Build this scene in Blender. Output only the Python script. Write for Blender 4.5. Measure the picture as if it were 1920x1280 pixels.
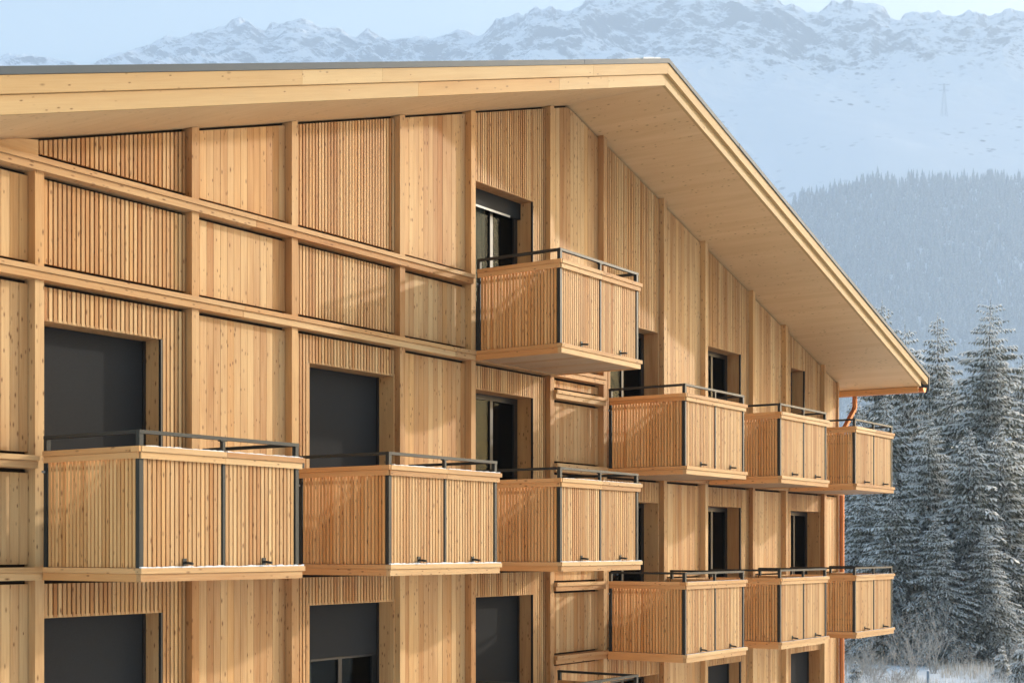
import bpy, math, random
import numpy as np

# ------------------------------------------------------------------ clear
for o in list(bpy.data.objects):
    bpy.data.objects.remove(o)
SC = bpy.context.scene
COL = SC.collection
S = 1.15            # metres per building unit
H = 5.6             # camera height over the ground
F_PX, CX, HY = 2685.0, 960.0, 1028.0      # focal length, centre column and horizon row of a 1920 px wide frame
YAW = math.atan2(1820.0, F_PX)
SA, CA = math.sin(YAW), math.cos(YAW)

# ------------------------------------------------------------------ camera
cd = bpy.data.cameras.new('camera')
cam = bpy.data.objects.new('camera', cd)
COL.objects.link(cam)
cam.location = (0, 0, H)
cam.rotation_euler = (math.radians(90), 0, YAW - math.radians(90))
cd.sensor_width = 36
cd.lens = 36 * F_PX / 1920
cd.shift_y = (HY - 640) / 1920
cd.clip_start = 0.5
cd.clip_end = 20000
cd.dof.use_dof = True
cd.dof.focus_distance = 19
cd.dof.aperture_fstop = 5.6
SC.camera = cam

# ------------------------------------------------------------------ world, sun, exposure
SUN = np.array([2.05, -1.0, 0.70])
SUN /= np.linalg.norm(SUN)
SUN_EL = math.asin(SUN[2])
SUN_AZ = math.atan2(SUN[0], SUN[1])       # clockwise from +Y
w = bpy.data.worlds.new('World')
SC.world = w
w.use_nodes = True
nt = w.node_tree
nt.nodes.clear()
sky = nt.nodes.new('ShaderNodeTexSky')
sky.sky_type = 'NISHITA'
sky.sun_disc = False
sky.sun_elevation = SUN_EL
sky.sun_rotation = SUN_AZ
sky.altitude = 1600
sky.air_density = 1.7
sky.dust_density = 10.0
sky.ozone_density = 1.0
bg = nt.nodes.new('ShaderNodeBackground')
bg.inputs['Strength'].default_value = 0.15
wo = nt.nodes.new('ShaderNodeOutputWorld')
nt.links.new(sky.outputs[0], bg.inputs[0])
nt.links.new(bg.outputs[0], wo.inputs[0])

sd = bpy.data.lights.new('sun', 'SUN')
sd.energy = 2.0
sd.angle = math.radians(1.4)
sd.color = (1.0, 0.92, 0.80)
sun = bpy.data.objects.new('sun', sd)
COL.objects.link(sun)
from mathutils import Vector
sun.rotation_euler = Vector(SUN).to_track_quat('Z', 'Y').to_euler()
sun.location = (60, -30, 60)

SC.view_settings.view_transform = 'Standard'
SC.view_settings.look = 'None'
SC.view_settings.exposure = 1.14
SC.view_settings.gamma = 1
SC.view_settings.use_curve_mapping = False
SC.render.engine = 'CYCLES'
cy = SC.cycles
cy.max_bounces = 8
cy.diffuse_bounces = 4
cy.glossy_bounces = 3
cy.transparent_max_bounces = 8
cy.volume_bounces = 3
cy.sample_clamp_indirect = 4
cy.use_denoising = True


# ------------------------------------------------------------------ helpers
def ray(px, fw):
    """ground-plan point seen in column px at forward distance fw (metres)"""
    k = (px - CX) / F_PX
    return fw * (CA + k * SA), fw * (SA - k * CA)


class MB:
    """collects boxes, prisms and tubes into one mesh"""
    def __init__(self, unit=True):
        self.v, self.f, self.t, self.m = [], [], [], []
        self.unit = unit

    def face(self, idx, tone, mat=0):
        self.f.append(idx); self.t.append(tone); self.m.append(mat)

    def prism(self, x0, x1, y0, y1, zb, zt, tone=None, mat=0):
        """zb, zt: (left, right) heights"""
        if tone is None:
            tone = random.random()
        n = len(self.v)
        self.v += [(x0, y0, zb[0]), (x1, y0, zb[1]), (x1, y1, zb[1]), (x0, y1, zb[0]),
                   (x0, y0, zt[0]), (x1, y0, zt[1]), (x1, y1, zt[1]), (x0, y1, zt[0])]
        for q in ((3, 2, 1, 0), (4, 5, 6, 7), (0, 1, 5, 4), (1, 2, 6, 5), (2, 3, 7, 6), (3, 0, 4, 7)):
            self.face([n + i for i in q], tone, mat)

    def box(self, x0, x1, y0, y1, z0, z1, tone=None, mat=0):
        self.prism(x0, x1, y0, y1, (z0, z0), (z1, z1), tone, mat)

    def extrude_y(self, pts, y0, y1, tone=None, mat=0):
        """pts: (x, z) outline, counter-clockwise seen from -Y"""
        if tone is None:
            tone = random.random()
        n, k = len(self.v), len(pts)
        self.v += [(x, y0, z) for x, z in pts] + [(x, y1, z) for x, z in pts]
        self.face([n + i for i in range(k)], tone, mat)
        self.face([n + k + i for i in reversed(range(k))], tone, mat)
        for i in range(k):
            j = (i + 1) % k
            self.face([n + j, n + i, n + k + i, n + k + j], tone, mat)

    def tube(self, pts, rad, seg=8, tone=0.5, mat=0, cap=True):
        pts = [np.array(p, float) for p in pts]
        rads = rad if isinstance(rad, (list, tuple)) else [rad] * len(pts)
        rings = []
        for i, p in enumerate(pts):
            d = pts[min(i + 1, len(pts) - 1)] - pts[max(i - 1, 0)]
            d = d / (np.linalg.norm(d) + 1e-9)
            a = np.cross(d, (0, 0, 1.0))
            if np.linalg.norm(a) < 0.05:
                a = np.cross(d, (0, 1.0, 0))
            a /= np.linalg.norm(a)
            b = np.cross(d, a)
            n = len(self.v)
            for k in range(seg):
                an = 2 * math.pi * k / seg
                self.v.append(tuple(p + rads[i] * (math.cos(an) * a + math.sin(an) * b)))
            rings.append(n)
        for i in range(len(rings) - 1):
            for k in range(seg):
                k2 = (k + 1) % seg
                self.face([rings[i] + k, rings[i + 1] + k, rings[i + 1] + k2, rings[i] + k2], tone, mat)
        if cap:
            self.face([rings[0] + k for k in range(seg)], tone, mat)
            self.face([rings[-1] + k for k in reversed(range(seg))], tone, mat)

    def build(self, name, mats, parent=None, smooth=False):
        v = np.array(self.v, dtype=float).reshape(-1, 3)
        if self.unit:
            v = v * S + np.array([0, 0, H])
        return mesh_obj(name, v, self.f, mats, parent, self.t, self.m, smooth)


def mesh_obj(name, v, faces, mats, parent=None, tones=None, midx=None, smooth=False):
    me = bpy.data.meshes.new(name)
    me.from_pydata([tuple(p) for p in v], [], faces)
    if not isinstance(mats, (list, tuple)):
        mats = [mats]
    for m in mats:
        me.materials.append(m)
    if tones is not None and len(tones) == len(me.polygons):
        at = me.attributes.new('tone', 'FLOAT', 'FACE')
        at.data.foreach_set('value', np.array(tones, dtype=np.float32))
    if midx is not None and len(mats) > 1:
        me.polygons.foreach_set('material_index', np.array(midx, dtype=np.int32))
    if smooth:
        me.polygons.foreach_set('use_smooth', np.ones(len(me.polygons), dtype=bool))
    me.update()
    o = bpy.data.objects.new(name, me)
    COL.objects.link(o)
    if parent is not None:
        o.parent = parent
        p, off = parent, Vector((0, 0, 0))
        while p is not None:
            off += p.location
            p = p.parent
        o.location = -off
    return o


def thing(name, loc, label, cat, group=None, rz=0):
    o = bpy.data.objects.new(name, None)
    COL.objects.link(o)
    o.location = loc
    o.rotation_euler = (0, 0, rz)
    o.empty_display_size = 0.3
    tag(o, label, cat, group)
    return o


def tag(o, label, cat, group=None, kind=None):
    o['label'] = label
    o['category'] = cat
    if group:
        o['group'] = group
    if kind:
        o['kind'] = kind
    return o


# ------------------------------------------------------------------ materials
def new_mat(name):
    m = bpy.data.materials.new(name)
    m.use_nodes = True
    t = m.node_tree
    return m, t, t.nodes['Principled BSDF'], t.nodes.new, t.links.new


def wood(name, light, dark, axis, grain=1.0, knots=0.72, tone_amt=0.7, rough=0.62, pitched=False, redden=True):
    m, t, p, N, L = new_mat(name)
    tc = N('ShaderNodeTexCoord')
    at = N('ShaderNodeAttribute'); at.attribute_name = 'tone'
    off = N('ShaderNodeVectorMath'); off.operation = 'MULTIPLY'
    off.inputs[1].default_value = (37.0, 53.0, 71.0)
    L(at.outputs['Fac'], off.inputs[0])
    add = N('ShaderNodeVectorMath'); add.operation = 'ADD'
    src = tc.outputs['Object']
    if pitched:      # grain follows the slope of the gable instead of the level
        sp = N('ShaderNodeSeparateXYZ'); L(src, sp.inputs[0])
        q1 = N('ShaderNodeMath'); q1.operation = 'SUBTRACT'; L(sp.outputs[0], q1.inputs[0]); q1.inputs[1].default_value = 16.22 * S
        q2 = N('ShaderNodeMath'); q2.operation = 'ABSOLUTE'; L(q1.outputs[0], q2.inputs[0])
        q3 = N('ShaderNodeMath'); q3.operation = 'MULTIPLY_ADD'; L(q2.outputs[0], q3.inputs[0]); q3.inputs[1].default_value = 0.2885
        L(sp.outputs[2], q3.inputs[2])
        cb = N('ShaderNodeCombineXYZ'); L(sp.outputs[0], cb.inputs[0]); L(sp.outputs[1], cb.inputs[1]); L(q3.outputs[0], cb.inputs[2])
        src = cb.outputs[0]
    L(src, add.inputs[0]); L(off.outputs[0], add.inputs[1])

    def mapped(across, along):
        mp = N('ShaderNodeMapping')
        s = [across] * 3
        s['XYZ'.index(axis)] = along
        mp.inputs['Scale'].default_value = s
        L(add.outputs[0], mp.inputs[0])
        return mp.outputs[0]
    n1 = N('ShaderNodeTexNoise'); n1.inputs['Scale'].default_value = 1; n1.inputs['Detail'].default_value = 4
    n1.inputs['Roughness'].default_value = 0.65
    L(mapped(70, 2.2), n1.inputs['Vector'])
    n2 = N('ShaderNodeTexNoise'); n2.inputs['Scale'].default_value = 1; n2.inputs['Detail'].default_value = 2
    L(mapped(9, 0.9), n2.inputs['Vector'])
    # tone + grain -> factor
    a = N('ShaderNodeMath'); a.operation = 'MULTIPLY_ADD'
    L(at.outputs['Fac'], a.inputs[0]); a.inputs[1].default_value = tone_amt
    b = N('ShaderNodeMath'); b.operation = 'MULTIPLY_ADD'
    L(n1.outputs[0], b.inputs[0]); b.inputs[1].default_value = 0.85 * grain; b.inputs[2].default_value = -0.42 * grain
    c = N('ShaderNodeMath'); c.operation = 'MULTIPLY_ADD'
    L(n2.outputs[0], c.inputs[0]); c.inputs[1].default_value = 0.9; c.inputs[2].default_value = -0.45 + (1 - tone_amt) * 0.5
    d = N('ShaderNodeMath'); d.operation = 'ADD'
    L(b.outputs[0], d.inputs[0]); L(c.outputs[0], d.inputs[1])
    L(d.outputs[0], a.inputs[2])
    mix = N('ShaderNodeMix'); mix.data_type = 'RGBA'; mix.clamp_factor = True
    mix.inputs['A'].default_value = (*light, 1); mix.inputs['B'].default_value = (*dark, 1)
    L(a.outputs[0], mix.inputs['Factor'])
    h1 = N('ShaderNodeMath'); h1.operation = 'MULTIPLY'; h1.inputs[1].default_value = 29.1; L(at.outputs['Fac'], h1.inputs[0])
    h2 = N('ShaderNodeMath'); h2.operation = 'FRACT'; L(h1.outputs[0], h2.inputs[0])
    h3 = N('ShaderNodeMath'); h3.operation = 'POWER'; L(h2.outputs[0], h3.inputs[0]); h3.inputs[1].default_value = 3.0
    red = N('ShaderNodeMix'); red.data_type = 'RGBA'; red.blend_type = 'MULTIPLY'      # some boards are redder
    L(h3.outputs[0], red.inputs['Factor']); L(mix.outputs['Result'], red.inputs['A'])
    red.inputs['B'].default_value = (0.97, 0.85, 0.70, 1) if redden else (1, 1, 1, 1)
    col = red.outputs['Result']
    if knots > 0:
        vo = N('ShaderNodeTexVoronoi'); vo.inputs['Scale'].default_value = 1
        L(mapped(20, 8.0), vo.inputs['Vector'])
        r1 = N('ShaderNodeMapRange'); r1.inputs['From Min'].default_value = 0.06; r1.inputs['From Max'].default_value = 0.20
        r1.inputs['To Min'].default_value = 1; r1.inputs['To Max'].default_value = 0
        L(vo.outputs['Distance'], r1.inputs['Value'])
        sep = N('ShaderNodeSeparateColor'); L(vo.outputs['Color'], sep.inputs[0])
        g = N('ShaderNodeMath'); g.operation = 'LESS_THAN'; g.inputs[1].default_value = knots
        L(sep.outputs[0], g.inputs[0])
        k1 = N('ShaderNodeMath'); k1.operation = 'MULTIPLY'; k1.inputs[1].default_value = 17.3; L(at.outputs['Fac'], k1.inputs[0])
        k2 = N('ShaderNodeMath'); k2.operation = 'FRACT'; L(k1.outputs[0], k2.inputs[0])
        k3 = N('ShaderNodeMath'); k3.operation = 'POWER'; L(k2.outputs[0], k3.inputs[0]); k3.inputs[1].default_value = 1.2
        k4 = N('ShaderNodeMath'); k4.operation = 'MULTIPLY'; L(k3.outputs[0], k4.inputs[0]); k4.inputs[1].default_value = knots * 1.75
        L(k4.outputs[0], g.inputs[1])
        szn = N('ShaderNodeMath'); szn.operation = 'MULTIPLY_ADD'; L(sep.outputs[1], szn.inputs[0]); szn.inputs[1].default_value = 0.17; szn.inputs[2].default_value = 0.15
        L(szn.outputs[0], r1.inputs['From Max'])
        g2 = N('ShaderNodeMath'); g2.operation = 'MULTIPLY'; L(g.outputs[0], g2.inputs[0]); L(r1.outputs[0], g2.inputs[1])
        g3 = N('ShaderNodeMath'); g3.operation = 'MULTIPLY'; L(g2.outputs[0], g3.inputs[0]); g3.inputs[1].default_value = 0.92
        mk = N('ShaderNodeMix'); mk.data_type = 'RGBA'
        L(g3.outputs[0], mk.inputs['Factor']); L(col, mk.inputs['A'])
        mk.inputs['B'].default_value = (dark[0] * 0.38, dark[1] * 0.30, dark[2] * 0.24, 1)
        col = mk.outputs['Result']
    L(col, p.inputs['Base Color'])
    p.inputs['Roughness'].default_value = rough
    p.inputs['Specular IOR Level'].default_value = 0.25
    bp = N('ShaderNodeBump'); bp.inputs['Strength'].default_value = 0.25; bp.inputs['Distance'].default_value = 0.004
    L(n1.outputs[0], bp.inputs['Height']); L(bp.outputs[0], p.inputs['Normal'])
    return m


LARCH_L, LARCH_D = (0.70, 0.47, 0.235), (0.42, 0.205, 0.078)
M = {}
M['larch_z'] = wood('larch_upright', LARCH_L, LARCH_D, 'Z')
M['larch_x'] = wood('larch_along', LARCH_L, LARCH_D, 'X')
M['larch_y_fill'] = wood('larch_deep_baked_fill', (0.80, 0.46, 0.20), (0.58, 0.28, 0.10), 'Y')  # same larch, colour lifted to make up for missing light on shaded boards
M['spruce_x'] = wood('spruce_fascia', (0.57, 0.395, 0.195), (0.46, 0.285, 0.12), 'X', grain=1.0, pitched=True, knots=0.30, tone_amt=0.5)
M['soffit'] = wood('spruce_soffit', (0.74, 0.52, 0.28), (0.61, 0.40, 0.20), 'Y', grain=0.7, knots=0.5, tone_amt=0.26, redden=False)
M['deck'] = wood('deck_boards', (0.52, 0.36, 0.22), (0.42, 0.28, 0.16), 'Y', knots=0.2)
M['slat_side_fill'] = wood('larch_side_slats_baked_fill', (0.86, 0.52, 0.225), (0.58, 0.28, 0.095), 'Z')  # larch painted lighter than the front slats, standing in for fill light


def simple(name, col, rough=0.5, metal=0.0, spec=0.5, noise=0.0, nscale=40.0):
    m, t, p, N, L = new_mat(name)
    p.inputs['Base Color'].default_value = (*col, 1)
    p.inputs['Roughness'].default_value = rough
    p.inputs['Metallic'].default_value = metal
    p.inputs['Specular IOR Level'].default_value = spec
    if noise:
        tc = N('ShaderNodeTexCoord')
        n = N('ShaderNodeTexNoise'); n.inputs['Scale'].default_value = nscale; n.inputs['Detail'].default_value = 4
        L(tc.outputs['Object'], n.inputs['Vector'])
        mx = N('ShaderNodeMix'); mx.data_type = 'RGBA'
        mx.inputs['A'].default_value = (*[c * (1 - noise) for c in col], 1)
        mx.inputs['B'].default_value = (*[min(1, c * (1 + noise)) for c in col], 1)
        L(n.outputs[0], mx.inputs['Factor']); L(mx.outputs['Result'], p.inputs['Base Color'])
    return m


M['steel'] = simple('painted_steel', (0.031, 0.033, 0.030), 0.5, 0.1, 0.3, 0.15, 25)
M['zinc'] = simple('roof_edge_metal', (0.066, 0.082, 0.094), 0.6, 0.0, 0.3, 0.12, 3)
M['black'] = simple('dark_membrane', (0.030, 0.021, 0.014), 0.9, 0, 0.1)
M['frame'] = simple('dark_window_frame', (0.022, 0.022, 0.022), 0.4, 0.1, 0.5)
M['box'] = simple('blind_box', (0.02, 0.021, 0.022), 0.7, 0.0, 0.2)
M['alu'] = simple('bare_aluminium', (0.36, 0.36, 0.35), 0.5, 0.2)
M['blind'] = simple('screen_fabric', (0.036, 0.037, 0.039), 0.85, 0, 0.04, 0.25, 120)
M['copper'] = simple('new_copper', (0.50, 0.20, 0.085), 0.45, 1.0, 0.5, 0.12, 5)
M['snow'] = simple('snow', (0.80, 0.83, 0.87), 0.65, 0, 0.3, 0.03, 6)
M['curtain'] = simple('white_curtain', (0.75, 0.74, 0.72), 0.8)
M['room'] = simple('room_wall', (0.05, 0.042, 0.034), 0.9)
M['plaster'] = simple('plaster', (0.6, 0.57, 0.52), 0.85)


def glass():
    m, t, p, N, L = new_mat('window_glass')
    t.nodes.remove(p)
    out = t.nodes['Material Output']
    tr = N('ShaderNodeBsdfTransparent'); tr.inputs[0].default_value = (0.50, 0.53, 0.52, 1)
    gl = N('ShaderNodeBsdfGlossy'); gl.inputs['Roughness'].default_value = 0.01
    fr = N('ShaderNodeFresnel'); fr.inputs['IOR'].default_value = 1.6
    mul = N('ShaderNodeMath'); mul.operation = 'MULTIPLY'; mul.inputs[1].default_value = 0.055; mul.use_clamp = True
    L(fr.outputs[0], mul.inputs[0])
    mx = N('ShaderNodeMixShader')
    L(mul.outputs[0], mx.inputs[0]); L(tr.outputs[0], mx.inputs[1]); L(gl.outputs[0], mx.inputs[2])
    L(mx.outputs[0], out.inputs['Surface'])
    return m


M['glass'] = glass()

# ------------------------------------------------------------------ the ground
RIDGE_X = 16.22


def soffit(x):
    return 5.905 - 0.2885 * abs(x - RIDGE_X)


rng = np.random.default_rng(5)
random.seed(11)


def vnoise(x, y, seed=0):
    """2-D value noise, numpy arrays"""
    xi, yi = np.floor(x).astype(np.int64), np.floor(y).astype(np.int64)
    xf, yf = x - xi, y - yi
    xf = xf * xf * (3 - 2 * xf); yf = yf * yf * (3 - 2 * yf)

    def h(a, b):
        n = (a * 374761393 + b * 668265263 + seed * 144665) & 0x7fffffff
        n = ((n ^ (n >> 13)) * 1274126177) & 0x7fffffff
        n = n ^ (n >> 16)
        return (n % 65536) / 65535.0
    return (h(xi, yi) * (1 - xf) + h(xi + 1, yi) * xf) * (1 - yf) + (h(xi, yi + 1) * (1 - xf) + h(xi + 1, yi + 1) * xf) * yf


def fbm(x, y, o=5, seed=0, ridged=False):
    r, a, tot = 0, 1.0, 0
    for i in range(o):
        n = vnoise(x * 2 ** i, y * 2 ** i, seed + i * 17)
        if ridged:
            n = 1 - abs(2 * n - 1)
        r = r + a * n; tot += a; a *= 0.5
    return r / tot


# box axes: e1 forward, turned to the right of the view; e2 to the left of e1
BOX_TURN = YAW - math.radians(24)
E1 = np.array([math.cos(BOX_TURN), math.sin(BOX_TURN)])
E2 = np.array([-math.sin(BOX_TURN), math.cos(BOX_TURN)])
RIGHT_EDGE = -1500.0


def snow_ground():
    m, t, p, N, L = new_mat('snow_field')
    tc = N('ShaderNodeTexCoord')
    n = N('ShaderNodeTexNoise'); n.inputs['Scale'].default_value = 0.5; n.inputs['Detail'].default_value = 6
    L(tc.outputs['Object'], n.inputs['Vector'])
    mx = N('ShaderNodeMix'); mx.data_type = 'RGBA'
    mx.inputs['A'].default_value = (0.78, 0.79, 0.81, 1); mx.inputs['B'].default_value = (0.88, 0.89, 0.91, 1)
    L(n.outputs[0], mx.inputs['Factor']); L(mx.outputs['Result'], p.inputs['Base Color'])
    p.inputs['Roughness'].default_value = 0.75
    bp = N('ShaderNodeBump'); bp.inputs['Strength'].default_value = 0.7; bp.inputs['Distance'].default_value = 0.25
    L(n.outputs[0], bp.inputs['Height']); L(bp.outputs[0], p.inputs['Normal'])
    return m


def ground_z(x, y):
    d = np.hypot(x - 45, y - 20)
    return 0.35 * (fbm(x / 9.0, y / 9.0, 3, 3) - 0.5) * np.clip((np.hypot(x - 18, y - 18) - 16) / 10, 0, 1)


def make_ground():
    us = np.concatenate([np.linspace(-60, 150, 140), np.geomspace(165, 5600, 30)])
    vs = np.concatenate([np.concatenate([np.linspace(RIGHT_EDGE + 5, -130, 40), np.linspace(-125, 110, 150)]), np.geomspace(125, 5400, 30)])
    U, V = np.meshgrid(us, vs)
    X = U * E1[0] + V * E2[0]; Y = U * E1[1] + V * E2[1]
    Z = ground_z(X, Y)
    n, k = len(us), len(vs)
    v = np.stack([X, Y, Z], -1).reshape(-1, 3)
    f = [(j * n + i, j * n + i + 1, (j + 1) * n + i + 1, (j + 1) * n + i) for j in range(k - 1) for i in range(n - 1)]
    o = mesh_obj('ground', v, f, snow_ground(), smooth=True)
    return tag(o, 'snow covered meadow around the timber building', 'ground', kind='structure')


make_ground()

# ------------------------------------------------------------------ mountain
SKY_PTS = [(-400, 150), (-200, 120), (0, 112), (60, 104), (120, 112), (165, 125), (190, 110), (215, 107), (280, 80), (310, 65),
           (345, 66), (400, 48), (440, 36), (470, 34), (497, 52), (530, 42), (565, 36), (600, 52), (640, 55), (665, 70),
           (690, 62), (725, 80), (745, 80), (790, 72), (830, 66), (860, 62), (890, 66), (930, 40), (960, 28), (1000, 15),
           (1030, 4), (1060, 8), (1090, 0), (1120, -12), (1250, -28), (1400, -24), (1480, -6), (1510, 12), (1545, 8),
           (1560, -2), (1630, -1), (1668, 23), (1735, 18), (1780, 20), (1820, 16), (1848, 24), (1905, 10), (1960, 16), (2300, 40)]


def mountain_mat():
    m, t, p, N, L = new_mat('mountain_snow_and_rock')
    tc = N('ShaderNodeTexCoord')
    at = N('ShaderNodeAttribute'); at.attribute_name = 'rock'
    n = N('ShaderNodeTexNoise'); n.inputs['Scale'].default_value = 0.016; n.inputs['Detail'].default_value = 8
    n.inputs['Roughness'].default_value = 0.68
    L(tc.outputs['Object'], n.inputs['Vector'])
    geo = N('ShaderNodeNewGeometry')
    sx = N('ShaderNodeSeparateXYZ'); L(geo.outputs['True Normal'], sx.inputs[0])
    a = N('ShaderNodeMath'); a.operation = 'MULTIPLY_ADD'      # steep faces shed their snow
    L(sx.outputs['Z'], a.inputs[0]); a.inputs[1].default_value = -0.75; a.inputs[2].default_value = 0.47
    b = N('ShaderNodeMath'); b.operation = 'ADD'; L(a.outputs[0], b.inputs[0]); L(n.outputs[0], b.inputs[1])
    c = N('ShaderNodeMath'); c.operation = 'ADD'; L(b.outputs[0], c.inputs[0]); L(at.outputs['Fac'], c.inputs[1])
    r = N('ShaderNodeMapRange'); r.inputs['From Min'].default_value = 0.66; r.inputs['From Max'].default_value = 0.80
    L(c.outputs[0], r.inputs['Value'])
    vo = N('ShaderNodeTexVoronoi'); vo.inputs['Scale'].default_value = 0.030
    L(tc.outputs['Object'], vo.inputs['Vector'])
    n3 = N('ShaderNodeTexNoise'); n3.inputs['Scale'].default_value = 0.0045; n3.inputs['Detail'].default_value = 3
    L(tc.outputs['Object'], n3.inputs['Vector'])
    rs = N('ShaderNodeMapRange'); rs.inputs['From Min'].default_value = 0.14; rs.inputs['From Max'].default_value = 0.30
    rs.inputs['To Min'].default_value = 1; rs.inputs['To Max'].default_value = 0
    L(vo.outputs['Distance'], rs.inputs['Value'])
    rg = N('ShaderNodeMapRange'); rg.inputs['From Min'].default_value = 0.50; rg.inputs['From Max'].default_value = 0.66
    L(n3.outputs[0], rg.inputs['Value'])
    ms = N('ShaderNodeMath'); ms.operation = 'MULTIPLY'; L(rs.outputs[0], ms.inputs[0]); L(rg.outputs[0], ms.inputs[1])
    mm = N('ShaderNodeMath'); mm.operation = 'MAXIMUM'; L(r.outputs[0], mm.inputs[0]); L(ms.outputs[0], mm.inputs[1])
    r = mm
    mx = N('ShaderNodeMix'); mx.data_type = 'RGBA'
    mx.inputs['A'].default_value = (0.82, 0.84, 0.87, 1); mx.inputs['B'].default_value = (0.10, 0.105, 0.115, 1)
    L(r.outputs[0], mx.inputs['Factor']); L(mx.outputs['Result'], p.inputs['Base Color'])
    p.inputs['Roughness'].default_value = 0.85
    return m


def terrain(px, fw):
    """height (metres over the ground) of the mountain at column px, forward distance fw; also how rocky it is"""
    px = np.asarray(px, float); fw = np.asarray(fw, float)
    sk = np.interp(px, [p[0] for p in SKY_PTS], [p[1] for p in SKY_PTS])
    sky_t = (HY - sk) / F_PX
    R = np.interp(px, [-400, 850, 1000, 2300], [5300, 5100, 4700, 4600])
    x, y = ray(px, fw)
    forest_t = np.interp(px, [-400, 1380, 1470, 1560, 1640, 1920, 2300], [.20, .225, .240, .252, .258, .260, .255])
    b0 = fw * 0
    t = np.where(fw < 3200, forest_t * np.clip((fw - 1850) / 1350, 0, 1) ** 0.9,
        np.where(fw < 3950, forest_t + (0.325 - forest_t) * (np.clip(fw - 3200, 0, None) / 750) ** 0.75,
                 0.325 + (sky_t - 0.325) * np.clip((fw - 3950) / (R - 3950), 0, 1) ** 0.85))
    z = t * fw
    wr = np.clip((fw - 3700) / 500, 0, 1)
    ridge_fade = np.clip((R - fw) / 260, 0, 1)
    nz = fbm(x / 420, y / 420, 6, 2, True) - 0.62
    z = z + nz * 210 * wr * ridge_fade + (fbm(x / 300, y / 300, 4, 9) - 0.5) * 40 * np.clip((fw - 1900) / 300, 0, 1) * ridge_fade
    # jagged crest
    jag = (fbm(px / 30.0, fw / 160.0, 4, 31) - 0.5) * 75
    crest = np.exp(-((fw - R) / 170.0) ** 2)
    z = z + jag * crest
    z = np.where(fw > R, z - (fw - R) * 0.7, z)
    cap = (sky_t + 0.0010) * fw + jag * crest
    z = np.minimum(z, cap)
    rock = np.clip((fw - 3750) / 450, 0, 1) * 0.27 + 0.05 * (fbm(x / 90, y / 90, 4, 77) - 0.5)
    return z, rock


def make_mountain():
    pxs = np.linspace(-330, 2250, 640)
    fws = np.concatenate([np.linspace(1820, 3600, 70), np.linspace(3610, 5150, 210), np.linspace(5200, 5600, 8)])
    PX, FW = np.meshgrid(pxs, fws)
    Z, R = terrain(PX, FW)
    Z = np.where(FW < 1870, -0.8, Z)
    Z = np.maximum(Z, -0.8)
    X, Y = ray(PX, FW)
    n, k = len(pxs), len(fws)
    v = np.stack([X, Y, Z], -1).reshape(-1, 3)
    f = [(j * n + i + 1, j * n + i, (j + 1) * n + i, (j + 1) * n + i + 1) for j in range(k - 1) for i in range(n - 1)]
    o = mesh_obj('mountain', v, f, mountain_mat())
    at = o.data.attributes.new('rock', 'FLOAT', 'POINT')
    at.data.foreach_set('value', R.reshape(-1).astype(np.float32))
    return tag(o, 'hazy snow covered mountain with rocky crest behind the roof', 'mountain', kind='structure')


make_mountain()


def forest_mat():
    m, t, p, N, L = new_mat('frosted_forest')
    tc = N('ShaderNodeTexCoord')
    n = N('ShaderNodeTexNoise'); n.inputs['Scale'].default_value = 0.35; n.inputs['Detail'].default_value = 3
    L(tc.outputs['Object'], n.inputs['Vector'])
    mx = N('ShaderNodeMix'); mx.data_type = 'RGBA'
    mx.inputs['A'].default_value = (0.15, 0.17, 0.17, 1); mx.inputs['B'].default_value = (0.40, 0.42, 0.43, 1)
    r = N('ShaderNodeMapRange'); r.inputs['From Min'].default_value = 0.38; r.inputs['From Max'].default_value = 0.68
    L(n.outputs[0], r.inputs['Value']); L(r.outputs[0], mx.inputs['Factor'])
    L(mx.outputs['Result'], p.inputs['Base Color'])
    p.inputs['Roughness'].default_value = 0.9
    return m


def make_forest():
    n = 20000
    px = rng.uniform(850, 2120, n)
    fw = 2250 + (np.interp(px, [850, 1100, 1400, 1500], [2420, 2750, 3080, 3200]) - 2250) * rng.random(n) ** 0.8 + 25 * (fbm(px / 40.0, px * 0, 3, 8) - 0.5)
    z, _ = terrain(px, fw)
    x, y = ray(px, fw)
    h = rng.uniform(18, 36, n) * (0.75 + 0.5 * fbm(px / 22.0, fw / 60, 2, 4))
    v, f = [], []
    for i in range(n):
        r = h[i] * rng.uniform(0.15, 0.23)
        a0 = rng.random() * 6.28
        for (b, t, rr) in ((0.05, 0.5, 1.0), (0.3, 0.75, 0.72), (0.55, 1.0, 0.45)):
            k = len(v)
            for q in range(5):
                an = a0 + q * 1.2566
                jr = rr * r * rng.uniform(0.7, 1.2)
                v.append((x[i] + jr * math.cos(an), y[i] + jr * math.sin(an), z[i] - 2 + h[i] * (b + rng.uniform(-.04, .04))))
            v.append((x[i], y[i], z[i] - 2 + h[i] * t))
            f += [(k + q, k + (q + 1) % 5, k + 5) for q in range(5)]
    o = mesh_obj('far_forest', np.array(v), f, forest_mat())
    tag(o, 'hazy spruce forest covering the lower mountain slope', 'forest', kind='stuff')


make_forest()


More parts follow.
